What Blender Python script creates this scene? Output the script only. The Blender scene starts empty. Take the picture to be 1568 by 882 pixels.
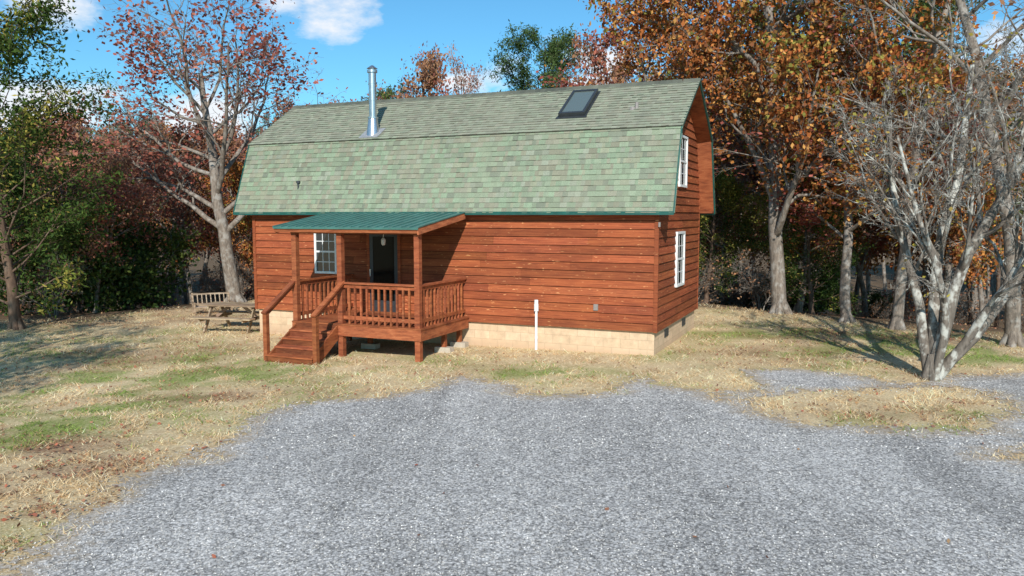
import bpy, math, numpy as np, random
from mathutils import Vector, Matrix
rad=math.radians
R=np.random.default_rng(7)
scene=bpy.context.scene
scene.view_settings.view_transform='Standard'
scene.view_settings.look='None'
scene.view_settings.exposure=0
COL=scene.collection

# ------------------------------------------------------------------ helpers
def link(ob,parent=None):
    COL.objects.link(ob)
    if parent: ob.parent=parent
    return ob
def empty(name,loc=(0,0,0),rz=0,parent=None):
    e=bpy.data.objects.new(name,None); e.location=loc; e.rotation_euler=(0,0,rz)
    e.empty_display_size=0.3
    return link(e,parent)
def np_mesh(name,verts,faces,mat,cols=None,smooth=False):
    verts=np.asarray(verts,dtype=np.float32); faces=np.asarray(faces,dtype=np.int32)
    me=bpy.data.meshes.new(name); n,k=faces.shape
    me.vertices.add(len(verts)); me.vertices.foreach_set('co',verts.ravel())
    me.loops.add(n*k); me.loops.foreach_set('vertex_index',faces.ravel())
    me.polygons.add(n); me.polygons.foreach_set('loop_start',np.arange(0,n*k,k,dtype=np.int32))
    if smooth: me.polygons.foreach_set('use_smooth',np.ones(n,dtype=bool))
    me.update(calc_edges=True)
    if cols is not None:
        c=np.ones((n,4),dtype=np.float32); c[:,:3]=cols
        a=me.attributes.new('Col','FLOAT_COLOR','FACE'); a.data.foreach_set('color',c.ravel())
    if mat: me.materials.append(mat)
    return me
class B:
    """mesh builder made of boxes / quads with a colour per face"""
    def __init__(s): s.v=[]; s.f=[]; s.c=[]
    def quad(s,pts,col=(1,1,1)):
        n=len(s.v); s.v+= [tuple(p) for p in pts]; s.f.append(tuple(range(n,n+len(pts)))); s.c.append(col)
    def box(s,lo,hi,col=(1,1,1),M=None):
        x0,y0,z0=lo; x1,y1,z1=hi
        P=[(x0,y0,z0),(x1,y0,z0),(x1,y1,z0),(x0,y1,z0),(x0,y0,z1),(x1,y0,z1),(x1,y1,z1),(x0,y1,z1)]
        if M is not None: P=[tuple(M@Vector(p)) for p in P]
        n=len(s.v); s.v+=P
        for f in ((0,3,2,1),(4,5,6,7),(0,1,5,4),(1,2,6,5),(2,3,7,6),(3,0,4,7)):
            s.f.append(tuple(n+i for i in f)); s.c.append(col)
    def beam(s,p0,p1,w,h,col=(1,1,1)):
        p0=Vector(p0);p1=Vector(p1); d=p1-p0; L=d.length; x=d/L
        y=Vector((0,0,1)).cross(x)
        if y.length<1e-3: y=Vector((0,1,0))
        y.normalize(); z=x.cross(y)
        M=Matrix((x,y,z)).transposed().to_4x4(); M.translation=p0
        s.box((0,-w/2,-h/2),(L,w/2,h/2),col,M)
    def prism(s,prof,u0,u1,col=(1,1,1)):
        """profile of (v,z) extruded along u"""
        n=len(prof); a=[(u0,p[0],p[1]) for p in prof]; b=[(u1,p[0],p[1]) for p in prof]
        for i in range(n):
            j=(i+1)%n; s.quad([a[i],b[i],b[j],a[j]],col)
        s.quad(a,col); s.quad(b[::-1],col)
    def cyl(s,c,r0,r1,z0,z1,n=16,col=(1,1,1),cap=True):
        A=[(c[0]+r0*math.cos(2*math.pi*i/n),c[1]+r0*math.sin(2*math.pi*i/n),z0) for i in range(n)]
        Bq=[(c[0]+r1*math.cos(2*math.pi*i/n),c[1]+r1*math.sin(2*math.pi*i/n),z1) for i in range(n)]
        for i in range(n):
            j=(i+1)%n; s.quad([A[i],A[j],Bq[j],Bq[i]],col)
        if cap: s.quad(Bq,col); s.quad(A[::-1],col)
    def build(s,name,mat,parent=None,loc=None,rz=0):
        me=bpy.data.meshes.new(name); me.from_pydata(s.v,[],s.f); me.update()
        a=me.attributes.new('Col','FLOAT_COLOR','FACE')
        c=np.ones((len(s.f),4),dtype=np.float32); c[:,:3]=np.array(s.c); a.data.foreach_set('color',c.ravel())
        me.materials.append(mat); o=bpy.data.objects.new(name,me)
        if loc is not None: o.location=loc; o.rotation_euler=(0,0,rz)
        return link(o,parent)

# value noise (numpy)
_T=np.random.default_rng(3).random((256,256))
def vnoise(x,y,s=1.0,o=0.0):
    x=np.asarray(x,dtype=float)*s+o+1000; y=np.asarray(y,dtype=float)*s+o*1.7+1000
    xi=np.floor(x).astype(int); yi=np.floor(y).astype(int); fx=x-xi; fy=y-yi
    fx=fx*fx*(3-2*fx); fy=fy*fy*(3-2*fy)
    g=lambda a,b:_T[a%256,b%256]
    return (g(xi,yi)*(1-fx)+g(xi+1,yi)*fx)*(1-fy)+(g(xi,yi+1)*(1-fx)+g(xi+1,yi+1)*fx)*fy
def fbm(x,y,s=1.0,o=0.0,n=3):
    t=0;a=.5;w=0
    for i in range(n): t=t+a*vnoise(x,y,s*2**i,o+i*17.3); w+=a; a*=.5
    return t/w
def sst(x,a,b):
    t=np.clip((np.asarray(x,dtype=float)-a)/(b-a),0,1); return t*t*(3-2*t)

# ------------------------------------------------------------------ materials
def newmat(name):
    m=bpy.data.materials.new(name); m.use_nodes=True; nt=m.node_tree
    b=nt.nodes['Principled BSDF']; return m,nt,b
def N(nt,t,**k):
    n=nt.nodes.new(t)
    for a,v in k.items(): setattr(n,a,v)
    return n
def ramp(nt,fac,stops):
    r=nt.nodes.new('ShaderNodeValToRGB'); e=r.color_ramp.elements
    while len(e)<len(stops): e.new(.5)
    for el,(p,c) in zip(e,stops):
        el.position=p; el.color=(c,c,c,1) if isinstance(c,(int,float)) else (*c,1)
    nt.links.new(fac,r.inputs[0]); return r.outputs[0]
def mix(nt,a,b,fac,mode='MIX'):
    m=nt.nodes.new('ShaderNodeMix'); m.data_type='RGBA'; m.blend_type=mode
    for s,v in ((6,a),(7,b),(0,fac)):
        if isinstance(v,bpy.types.NodeSocket): nt.links.new(v,m.inputs[s])
        else:
            m.inputs[s].default_value= v if s==0 else ((*v,1) if not isinstance(v,(int,float)) else (v,v,v,1))
    return m.outputs[2]
def noise(nt,vec,scale,detail=4,rough=.6,dist=0):
    n=N(nt,'ShaderNodeTexNoise'); n.inputs['Scale'].default_value=scale; n.inputs['Detail'].default_value=detail
    n.inputs['Roughness'].default_value=rough; n.inputs['Distortion'].default_value=dist
    nt.links.new(vec,n.inputs['Vector']); return n.outputs['Fac']
def coords(nt,scale=(1,1,1)):
    t=N(nt,'ShaderNodeTexCoord'); m=N(nt,'ShaderNodeMapping'); m.inputs['Scale'].default_value=scale
    nt.links.new(t.outputs['Object'],m.inputs[0]); return m.outputs[0]
def attr(nt,name='Col',out='Color'):
    a=N(nt,'ShaderNodeAttribute'); a.attribute_name=name; return a.outputs[out]
def bump(nt,b,h,strength=.3,dist=.02):
    n=N(nt,'ShaderNodeBump'); n.inputs['Strength'].default_value=strength; n.inputs['Distance'].default_value=dist
    nt.links.new(h,n.inputs['Height']); nt.links.new(n.outputs[0],b.inputs['Normal'])

def wood_mat(name,base,light,dark,grain=(1.2,1.2,55),wear=.5,rough=.75,bl=.55):
    m,nt,b=newmat(name); L=nt.links
    g=noise(nt,coords(nt,grain),1.0,5,.65,.4)
    col=ramp(nt,g,[(.3,dark),(.47,base),(.66,light)])
    blot=noise(nt,coords(nt,(.8,.8,2.5)),1.3,5,.7)
    col=mix(nt,col,dark,ramp(nt,blot,[(.45,0),(.72,bl)]))
    blot2=noise(nt,coords(nt,(1.6,1.6,9)),1.1,4,.7)
    col=mix(nt,col,light,ramp(nt,blot2,[(.5,0),(.75,.6)]))
    spots=noise(nt,coords(nt,(4.5,4.5,17)),1.4,3,.6)
    col=mix(nt,col,(.70,.31,.13),ramp(nt,spots,[(.63,0),(.71,wear)]))
    col=mix(nt,col,attr(nt),1.0,'MULTIPLY')
    L.new(col,b.inputs['Base Color']); b.inputs['Roughness'].default_value=rough
    b.inputs['Specular IOR Level'].default_value=.25
    bump(nt,b,g,.45,.006); return m
M_sid=wood_mat('stained_siding',(.29,.070,.026),(.42,.120,.043),(.14,.035,.016),wear=.8)
M_porch=wood_mat('stained_deck_wood',(.29,.080,.031),(.40,.13,.052),(.14,.042,.020),grain=(3,3,14),wear=.25,bl=.45)
M_grey=wood_mat('weathered_wood',(.29,.20,.13),(.42,.31,.21),(.14,.10,.065),grain=(3,3,20),wear=.05)

def simple(name,col,rough=.6,metal=0,nz=0,nscale=8,bmp=0):
    m,nt,b=newmat(name)
    if nz:
        n=noise(nt,coords(nt),nscale,5,.65)
        c=ramp(nt,n,[(.3,tuple(x*(1-nz) for x in col)),(.7,tuple(min(1,x*(1+nz)) for x in col))])
        c=mix(nt,c,attr(nt),1.0,'MULTIPLY')
        nt.links.new(c,b.inputs['Base Color'])
        if bmp: bump(nt,b,n,bmp,.01)
    else: b.inputs['Base Color'].default_value=(*col,1)
    b.inputs['Roughness'].default_value=rough; b.inputs['Metallic'].default_value=metal
    return m
M_white=simple('white_vinyl',(.8,.8,.78),.4,0,.05)
M_teal=simple('green_metal_trim',(.012,.085,.068),.45,0,.25,5)
M_roofmetal=simple('green_metal_panel',(.07,.19,.165),.42,.1,.25,3)
M_galv=simple('galvanised_steel',(.62,.63,.64),.28,.9,.12,14)
M_flash=simple('lead_flashing',(.4,.4,.4),.5,.4,.25,10)
M_dark=simple('dark_frame',(.035,.04,.045),.4,0,.2)
M_conc=simple('concrete',(.5,.43,.34),.9,0,.15,9,.3)
M_plate=simple('grey_plastic',(.25,.22,.2),.5,0,.1)
def glass(name,col,rough=.06,sp=.9,coat=.5):
    m,nt,b=newmat(name); b.inputs['Base Color'].default_value=(*col,1); b.inputs['Roughness'].default_value=rough
    b.inputs['Specular IOR Level'].default_value=sp; b.inputs['Coat Weight'].default_value=coat; b.inputs['Coat Roughness'].default_value=.03
    n=noise(nt,coords(nt),2.2,2,.5); bump(nt,b,n,.05,.02); return m
M_glass=glass('window_glass',(.015,.022,.03))
M_glassd=glass('door_glass',(.004,.006,.006),.12,.15,0)
M_glasss=glass('skylight_glass',(.12,.15,.14),.12)

m,nt,b=newmat('asphalt_shingle'); M_sh=m
n1=noise(nt,coords(nt),90,2,.7); n2=noise(nt,coords(nt,(1,.6,.6)),.7,4,.6); n3=noise(nt,coords(nt,(4.5,.5,.4)),1.2,4,.7)
c=mix(nt,attr(nt),ramp(nt,n1,[(.3,.65),(.7,1.4)]),1.0,'MULTIPLY')
c=mix(nt,c,(.26,.25,.18),ramp(nt,n2,[(.42,0),(.72,.45)]))
c=mix(nt,c,(.15,.15,.12),ramp(nt,n3,[(.5,0),(.8,.45)]))
nt.links.new(c,b.inputs['Base Color']); b.inputs['Roughness'].default_value=.95; bump(nt,b,n1,.5,.004)

m,nt,b=newmat('painted_block'); M_block=m
t=N(nt,'ShaderNodeTexCoord'); sx=N(nt,'ShaderNodeSeparateXYZ'); nt.links.new(t.outputs['Object'],sx.inputs[0])
ad=N(nt,'ShaderNodeMath',operation='ADD'); nt.links.new(sx.outputs[0],ad.inputs[0]); nt.links.new(sx.outputs[1],ad.inputs[1])
cb=N(nt,'ShaderNodeCombineXYZ'); nt.links.new(ad.outputs[0],cb.inputs[0]); nt.links.new(sx.outputs[2],cb.inputs[1])
br=N(nt,'ShaderNodeTexBrick'); nt.links.new(cb.outputs[0],br.inputs['Vector'])
br.inputs['Scale'].default_value=1; br.inputs['Brick Width'].default_value=.4; br.inputs['Row Height'].default_value=.2
br.inputs['Mortar Size'].default_value=.006; br.inputs['Mortar Smooth'].default_value=.4
br.inputs['Color1'].default_value=(.69,.50,.33,1); br.inputs['Color2'].default_value=(.64,.455,.29,1); br.inputs['Mortar'].default_value=(.49,.34,.22,1)
nn=noise(nt,coords(nt),6,5,.7)
c=mix(nt,br.outputs['Color'],ramp(nt,nn,[(.3,.78),(.7,1.12)]),1.0,'MULTIPLY')
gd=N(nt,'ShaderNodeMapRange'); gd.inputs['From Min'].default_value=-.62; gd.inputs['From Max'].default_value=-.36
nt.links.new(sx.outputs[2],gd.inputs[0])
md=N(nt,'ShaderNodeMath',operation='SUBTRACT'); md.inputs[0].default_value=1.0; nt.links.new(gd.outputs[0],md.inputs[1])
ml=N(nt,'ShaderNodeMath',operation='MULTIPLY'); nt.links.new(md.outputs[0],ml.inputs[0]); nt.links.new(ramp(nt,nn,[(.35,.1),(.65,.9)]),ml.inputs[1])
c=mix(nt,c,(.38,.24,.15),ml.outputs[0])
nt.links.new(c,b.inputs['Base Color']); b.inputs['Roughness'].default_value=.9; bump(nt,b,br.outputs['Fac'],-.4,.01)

def leaf_mat(name,trans=.3):
    m,nt,b=newmat(name); L=nt.links; nt.nodes.remove(b)
    out=nt.nodes['Material Output']; a=attr(nt)
    d=N(nt,'ShaderNodeBsdfDiffuse'); L.new(a,d.inputs[0])
    if trans:
        t=N(nt,'ShaderNodeBsdfTranslucent'); mx=N(nt,'ShaderNodeMixShader'); mx.inputs[0].default_value=trans
        L.new(a,t.inputs[0]); L.new(d.outputs[0],mx.inputs[1]); L.new(t.outputs[0],mx.inputs[2]); L.new(mx.outputs[0],out.inputs[0])
    else: L.new(d.outputs[0],out.inputs[0])
    return m
M_leaf=leaf_mat('leaves',.25); M_grass=leaf_mat('grass_blades',.35); M_leafd=leaf_mat('litter_leaves',0)
def bark_mat(name,a,bc,li,lich=.3):
    m,nt,b=newmat(name)
    n=noise(nt,coords(nt,(9,9,2.2)),1.6,5,.7); c=ramp(nt,n,[(.3,a),(.65,bc)])
    n2=noise(nt,coords(nt,(1,1,.7)),5,3,.6); c=mix(nt,c,li,ramp(nt,n2,[(.5,0),(.62,lich)]))
    nt.links.new(c,b.inputs['Base Color']); b.inputs['Roughness'].default_value=.95; b.inputs['Specular IOR Level'].default_value=.1
    bump(nt,b,n,.6,.02); return m
M_bark=bark_mat('bark_grey',(.1,.08,.065),(.28,.23,.185),(.42,.4,.36),.5)
M_barkl=bark_mat('bark_lichen',(.08,.066,.054),(.23,.195,.16),(.55,.54,.48),.85)
M_pineb=bark_mat('bark_pine',(.06,.04,.03),(.2,.13,.09),(.26,.2,.15),.3)

# ------------------------------------------------------------------ terrain
EX=[-60,-30,-14,-10,0,7,11,16,30,60]; EY=[10,17,23.5,29,31,25,20.5,16,11,5]
def edge(x): return np.interp(x,EX,EY)
def ground(x,y):
    x=np.asarray(x,dtype=float); y=np.asarray(y,dtype=float)
    z=-.016*np.clip(3-x,0,14)*sst(y,8,15)
    d=y-edge(x); dd=np.clip(d,0,None)
    z=z-2.6*sst(dd,0,26)-1.2*sst(dd,20,50)+ (fbm(x,y,.25,5)-.5)*.5*sst(dd,1,6)
    z=z+ sst(y,70,260)*11*(.6+.8*vnoise(x,y,.008,3))
    return z
def gz(x,y): return float(ground(x,y))

GP=[(-4.3,-10),(-4.2,3),(-4.38,6.54),(-4.33,7.08),(-4.44,7.90),(-4.5,8.81),(-3.99,9.66),(-3.83,10.87),(-3.89,11.78),(-3.61,12.76),(-2.53,13.34),(-1.66,13.7),(-1.18,14.9),(-.28,14.0),(.51,13.2),(1.65,13.5),(2.51,14.5),(3.0,13.4),(3.55,13.0),(4.33,13.6),(4.56,15.36),(5.47,15.57),(6.3,14.8),(6.7,14.1),(7.6,14.0),(8.42,14.85),(9.76,14.9),(14,14.6),(22,12),(22,-10)]
IS=[(3.88,12.86),(5.0,13.25),(5.95,13.34),(7.47,13.87),(8.3,13.3),(7.99,12.4),(6.87,11.04),(5.88,10.87),(4.35,11.22),(3.79,12.19)]
IS2=[(6.1,9.62),(6.65,9.98),(8.2,10.1),(8.4,9.0),(6.4,9.15)]
def sdf(px,py,poly):
    P=np.array(poly,float); n=len(P); d=np.full(px.shape,1e9); ins=np.zeros(px.shape,bool)
    for i in range(n):
        a=P[i];bq=P[(i+1)%n]; e=bq-a; wx=px-a[0]; wy=py-a[1]
        t=np.clip((wx*e[0]+wy*e[1])/(e@e),0,1); d=np.minimum(d,np.hypot(wx-e[0]*t,wy-e[1]*t))
        c1=(a[1]>py)!=(bq[1]>py)
        if bq[1]!=a[1]: ins^= c1&(px<(bq[0]-a[0])*(py-a[1])/(bq[1]-a[1])+a[0])
    return np.where(ins,d,-d)
def gravel_sd(x,y):
    x=np.asarray(x,float);y=np.asarray(y,float)
    wx=x+(fbm(x,y,1.4,2)-.5)*.7; wy=y+(fbm(x,y,1.4,9)-.5)*.7
    s=sdf(wx,wy,GP); s=np.minimum(s,-sdf(wx,wy,IS)); s=np.minimum(s,-sdf(wx,wy,IS2))
    return s
def gs(x,y,cx,cy,r,ry=None): return np.exp(-(((x-cx)/r)**2+((y-cy)/(ry or r))**2))
def green_m(x,y):
    m=(gs(x,y,-7.4,11.4,1.6,1.7)+gs(x,y,-7.2,13.0,1.0)+gs(x,y,-5.9,13.6,1.0,.6)+gs(x,y,-5.5,15.2,1.6,.8)+gs(x,y,-8.5,15,1.3)+.8*gs(x,y,.3,15.2,2.0,.5)
       +.8*gs(x,y,6.5,11.3,2,.5)+.55*gs(x,y,-6.5,17,2.5,1)+.9*gs(x,y,10,17,4,1.5)+.8*gs(x,y,8.5,20,4,2)+.5*gs(x,y,-3.5,16.5,2,.6)+.5*gs(x,y,-10.5,19,3,2))
    return np.clip(m*1.4*sst(fbm(x,y,1.6,31),.36,.63)+.35*sst(fbm(x,y,.6,77),.53,.73),0,1)
def litter_m(x,y):
    m=gs(x,y,-5.3,8.6,.9,1.1)+.8*gs(x,y,-6.4,10.2,1.2,.6)+.75*gs(x,y,-4.8,13.6,1.5,.7)+.5*gs(x,y,-9,18,3,2)+.4*gs(x,y,5.6,11.8,1.2,.5)+.5*gs(x,y,5.6,17,1.5,1)+.6*gs(x,y,-11,25,4,3)+.7*gs(x,y,9,20,4,2)
    return np.clip(m*1.2*sst(fbm(x,y,1.3,51),.3,.65)+.25*sst(fbm(x,y,2.2,61),.52,.72),0,1)

def axis(lo,hi,st,far,k=18):
    a=np.arange(lo,hi+st/2,st); g=np.geomspace(1,far,k)
    return np.concatenate([(lo-g)[::-1],a,hi+g])
gx=axis(-26,26,.25,1800); gy=axis(-2,46,.25,1800,24)
X,Y=np.meshgrid(gx,gy); Zg=ground(X,Y)
V=np.stack([X.ravel(),Y.ravel(),Zg.ravel()],1); nx=len(gx); ny=len(gy)
ii,jj=np.meshgrid(np.arange(nx-1),np.arange(ny-1)); i0=(jj*nx+ii).ravel()
F=np.stack([i0,i0+1,i0+nx+1,i0+nx],1)
m,nt,b=newmat('lawn_and_forest_floor')
f1=noise(nt,coords(nt),22,6,.8); f2=noise(nt,coords(nt),3.2,6,.7); f4=noise(nt,coords(nt),.55,3,.5)
c=ramp(nt,f1,[(.32,(.27,.17,.09)),(.45,(.56,.41,.225)),(.55,(.80,.63,.38)),(.68,(.92,.77,.51))])  # dark stops paint the shadows between grass clumps
c=mix(nt,c,(.44,.27,.14),ramp(nt,f2,[(.48,0),(.66,.6)]))
c=mix(nt,c,(.84,.66,.41),ramp(nt,f4,[(.4,0),(.7,.4)]))
gsock=attr(nt,'green','Fac'); lsock=attr(nt,'litter','Fac'); fsock=attr(nt,'forest','Fac')
mm=N(nt,'ShaderNodeMath',operation='MULTIPLY'); nt.links.new(gsock,mm.inputs[0]); nt.links.new(ramp(nt,f1,[(.35,.95),(.65,.45)]),mm.inputs[1])
c=mix(nt,c,(.2,.27,.055),mm.outputs[0])
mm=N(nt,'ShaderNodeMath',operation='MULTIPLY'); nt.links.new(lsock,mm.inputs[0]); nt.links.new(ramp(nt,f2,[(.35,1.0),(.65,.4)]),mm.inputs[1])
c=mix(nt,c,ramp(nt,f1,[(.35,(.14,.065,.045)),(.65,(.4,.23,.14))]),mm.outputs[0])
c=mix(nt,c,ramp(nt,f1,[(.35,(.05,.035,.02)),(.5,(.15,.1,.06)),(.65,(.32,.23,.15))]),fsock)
nt.links.new(c,b.inputs['Base Color']); b.inputs['Roughness'].default_value=1; b.inputs['Specular IOR Level'].default_value=.05
bump(nt,b,f1,.6,.04)
me=np_mesh('ground',V,F,m,smooth=True)
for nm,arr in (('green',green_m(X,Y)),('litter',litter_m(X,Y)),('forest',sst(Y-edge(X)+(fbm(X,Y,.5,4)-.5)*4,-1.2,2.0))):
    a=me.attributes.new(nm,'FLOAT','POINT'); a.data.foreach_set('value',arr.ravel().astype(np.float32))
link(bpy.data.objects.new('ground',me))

# gravel
qx=np.arange(-7,22.01,.12); qy=np.arange(-9.9,17,.12)
X,Y=np.meshgrid(qx,qy); S=gravel_sd(X,Y); V=np.stack([X.ravel(),Y.ravel(),(ground(X,Y)+.008).ravel()],1)
nx=len(qx); ii,jj=np.meshgrid(np.arange(nx-1),np.arange(len(qy)-1)); i0=(jj*nx+ii).ravel()
keep=np.maximum.reduce([S.ravel()[i0],S.ravel()[i0+1],S.ravel()[i0+nx],S.ravel()[i0+nx+1]])>-.5
i0=i0[keep]; F=np.stack([i0,i0+1,i0+nx+1,i0+nx],1)
m,nt,b=newmat('gravel'); L=nt.links
def voro(sc):
    v=N(nt,'ShaderNodeTexVoronoi'); v.inputs['Scale'].default_value=sc; L.new(coords(nt),v.inputs['Vector']); return v
v1=voro(32); v2=voro(72)
s1=N(nt,'ShaderNodeSeparateColor'); L.new(v1.outputs['Color'],s1.inputs[0]); s2=N(nt,'ShaderNodeSeparateColor'); L.new(v2.outputs['Color'],s2.inputs[0])
c1=ramp(nt,s1.outputs[0],[(0,(.22,.208,.198)),(.35,(.45,.427,.402)),(.7,(.61,.578,.54)),(1,(.92,.87,.81))])
c2=ramp(nt,s2.outputs[1],[(0,(.18,.171,.163)),(.5,(.5,.474,.443)),(1,(.9,.85,.79))])
c=mix(nt,c1,c2,.5)
c=mix(nt,c,ramp(nt,v1.outputs['Distance'],[(.0,1.1),(.4,1.0),(.75,.5)]),1.0,'MULTIPLY')
w=noise(nt,coords(nt,(.5,.13,1)),1.2,4,.6,.9); c=mix(nt,c,ramp(nt,w,[(.33,.76),(.5,.98),(.68,1.14)]),1.0,'MULTIPLY')
w2=noise(nt,coords(nt),3,6,.75); c=mix(nt,c,ramp(nt,w2,[(.3,.78),(.7,1.15)]),1.0,'MULTIPLY')
sd=attr(nt,'sd','Fac'); n5=noise(nt,coords(nt),6,7,.8)
sc=N(nt,'ShaderNodeMath',operation='MULTIPLY_ADD'); L.new(n5,sc.inputs[0]); sc.inputs[1].default_value=1.9; sc.inputs[2].default_value=-.95
ad=N(nt,'ShaderNodeMath',operation='ADD'); L.new(sd,ad.inputs[0]); L.new(sc.outputs[0],ad.inputs[1])
c=mix(nt,c,(.48,.37,.25),ramp(nt,ad.outputs[0],[(0,.7),(.45,0)]))
L.new(c,b.inputs['Base Color']); b.inputs['Roughness'].default_value=.95; b.inputs['Specular IOR Level'].default_value=.1
bump(nt,b,v1.outputs['Distance'],-.75,.015)
gt=N(nt,'ShaderNodeMath',operation='GREATER_THAN'); L.new(ad.outputs[0],gt.inputs[0]); gt.inputs[1].default_value=0
L.new(gt.outputs[0],b.inputs['Alpha'])
me=np_mesh('gravel_driveway',V,F,m,smooth=True)
a=me.attributes.new('sd','FLOAT','POINT'); a.data.foreach_set('value',S.ravel().astype(np.float32))
link(bpy.data.objects.new('gravel_driveway',me))
# loose stones
n=48000
yy=np.exp(R.uniform(math.log(5.2),math.log(15.2),n)); xx=R.uniform(-.75,.8,n)*yy
s=gravel_sd(xx,yy); k=(s>-.35)&((s>.1)|(R.random(n)<.45)); xx=xx[k];yy=yy[k]; n=len(xx)
oc=np.array([(1,0,0),(0,1,0),(-1,0,0),(0,-1,0),(0,0,.8),(0,0,-.6)],float)
sz=R.uniform(.005,.015,n)*(1+.4*(yy>10)); ang=R.uniform(0,6.28,n)
P=oc[None]*R.uniform(.6,1.25,(n,6,1)); P=P*sz[:,None,None]*np.stack([np.ones(n),R.uniform(.6,1,n),R.uniform(.5,.9,n)],1)[:,None,:]
ca,sa=np.cos(ang)[:,None],np.sin(ang)[:,None]
PX=P[...,0]*ca-P[...,1]*sa+xx[:,None]; PY=P[...,0]*sa+P[...,1]*ca+yy[:,None]; PZ=P[...,2]+(ground(xx,yy)+.010)[:,None]
V=np.stack([PX,PY,PZ],-1).reshape(-1,3)
tf=np.array([(0,1,4),(1,2,4),(2,3,4),(3,0,4),(1,0,5),(2,1,5),(3,2,5),(0,3,5)])
F=(np.arange(n)[:,None,None]*6+tf[None]).reshape(-1,3)
g=R.choice([.22,.36,.48,.6,.82],n,p=[.15,.23,.3,.23,.09])*R.uniform(.85,1.15,n); C=np.stack([g,g*.95,g*.89],1)
link(bpy.data.objects.new('loose_gravel',np_mesh('loose_gravel',V,F,M_leafd,np.repeat(C,8,0))))

# grass
def rot_house(x,y):
    dx=x+6.933; dy=y-21.182; return dx*.9173-dy*.3982, dx*.3982+dy*.9173
n=240000
yy=np.exp(R.uniform(math.log(5.4),math.log(30),n)); xx=R.uniform(-.8,.82,n)*yy
s=gravel_sd(xx,yy); u,v=rot_house(xx,yy)
k=((s<-.15)|((s<.3)&(R.random(n)<.3)))&~((u>-.05)&(u<11)&(v>-.05)&(v<4.8))&(yy<edge(xx)+1.5)&~((u>3.1)&(u<6.5)&(v>-2.4)&(v<0)&(R.random(n)<.8))
pat=sst(fbm(xx,yy,3.5,12),.35,.65); k&=(R.random(n)<.15+pat)
xx=xx[k];yy=yy[k];n=len(xx);pat=pat[k]
h=R.uniform(.008,.04,n)*(.4+1.2*pat)*(1+.03*yy); ang=R.uniform(0,6.28,n); lean=R.uniform(.7,2.8,n)*h; la=R.uniform(0,6.28,n); w=R.uniform(.003,.006,n)*(1+.05*yy)
z=ground(xx,yy)+.002
A=np.stack([xx-w*np.cos(ang),yy-w*np.sin(ang),z],1);Bb=np.stack([xx+w*np.cos(ang),yy+w*np.sin(ang),z],1)
Cc=np.stack([xx+lean*np.cos(la),yy+lean*np.sin(la),z+h],1)
V=np.stack([A,Bb,Cc],1).reshape(-1,3); F=np.arange(3*n).reshape(-1,3)
dry=np.array([(.92,.74,.47),(.86,.66,.39),(.95,.81,.56),(.66,.46,.25),(.76,.52,.28)])[R.integers(0,5,n)]
grn=np.array([(.25,.36,.08),(.33,.42,.11),(.19,.27,.06)])[R.integers(0,3,n)]
lit=np.array([(.42,.22,.13),(.5,.32,.18),(.3,.15,.09)])[R.integers(0,3,n)]
C=dry*R.uniform(.85,1.07,(n,1)); gm=green_m(xx,yy)*.95>R.random(n); C[gm]=grn[gm]; lm=litter_m(xx,yy)*.7>R.random(n); C[lm]=lit[lm]
C*=(.78+.45*fbm(xx,yy,1.1,88))[:,None]/.95
link(bpy.data.objects.new('dry_grass',np_mesh('dry_grass',V,F,M_grass,np.clip(C,0,.93))))

def leaf_quads(P,size,rng,flat=0.0,aspect=.6):
    n=len(P); d=rng.normal(size=(n,3))
    if flat: d[:,2]*=(1-flat)
    d/=np.linalg.norm(d,axis=1,keepdims=True)
    e=rng.normal(size=(n,3)); 
    if flat: e[:,2]*=(1-flat)
    e=np.cross(d,np.cross(e,d)) ; e/=np.linalg.norm(e,axis=1,keepdims=True)+1e-9
    s=(size*rng.uniform(.6,1.3,n))[:,None]
    V=np.stack([P-d*s*.5,P+e*s*aspect*.5-d*s*.05,P+d*s*.5,P-e*s*aspect*.5-d*s*.05],1).reshape(-1,3)
    return V,np.arange(4*n).reshape(-1,4)
# fallen leaves
n=30000
yy=np.exp(R.uniform(math.log(5.6),math.log(32),n)); xx=R.uniform(-.8,.82,n)*yy
u,v=rot_house(xx,yy); pr=.1+litter_m(xx,yy)+.3*sst(yy-edge(xx),-5,0); s=gravel_sd(xx,yy); pr=np.where(s>0,.002,pr)
k=(R.random(n)<pr)&~((u>-.05)&(u<11)&(v>-.05)&(v<4.8)); P=np.stack([xx,yy,ground(xx,yy)+.015+R.uniform(0,.015,n)],1)[k]
V,F=leaf_quads(P,.055,R,flat=.75,aspect=.7)
C=np.array([(.34,.17,.1),(.28,.13,.08),(.45,.27,.14),(.2,.1,.07),(.38,.13,.08)])[R.integers(0,5,len(P))]
link(bpy.data.objects.new('fallen_leaves',np_mesh('fallen_leaves',V,F,M_leafd,C)))

# ------------------------------------------------------------------ cabin
FL=.52; Lh=10.95; W=4.775; He=2.6; K=.4413; Hk=4.468; Hr=5.712; OE=.24; OL=.476; OR=.40
cab=empty('wooden_cabin',(-6.933,21.182,FL),-.4096)
rnd=random.Random(5)
def bcol(a=.75,b=1.2):
    g=rnd.uniform(a,b); return (g,g*rnd.uniform(.93,1.05),g*rnd.uniform(.9,1.05))
core=B(); core.prism([(.02,0),(W-.02,0),(W-.02,3.1),(W-K,4.3),(W/2,5.5),(K,4.3),(.02,3.1)],.02,Lh-.02); core.build('light_block_core',M_sid,cab)  # solid core added inside the siding to block light
sid=B(); ex=.186
def vlim(z):
    if z<3.2: return 0,W
    if z<4.42:
        t=(z-3.2)/(4.42-3.2); a=t*(K-.03)
    else:
        t=(z-4.42)/(5.66-4.42); a=(K-.03)+t*(W/2-K+.03)
    return a,W-a
i=0
LIP_SHADE=(.12,.1,.1)  # board undersides coloured near black, shadow line put into the colour
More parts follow.
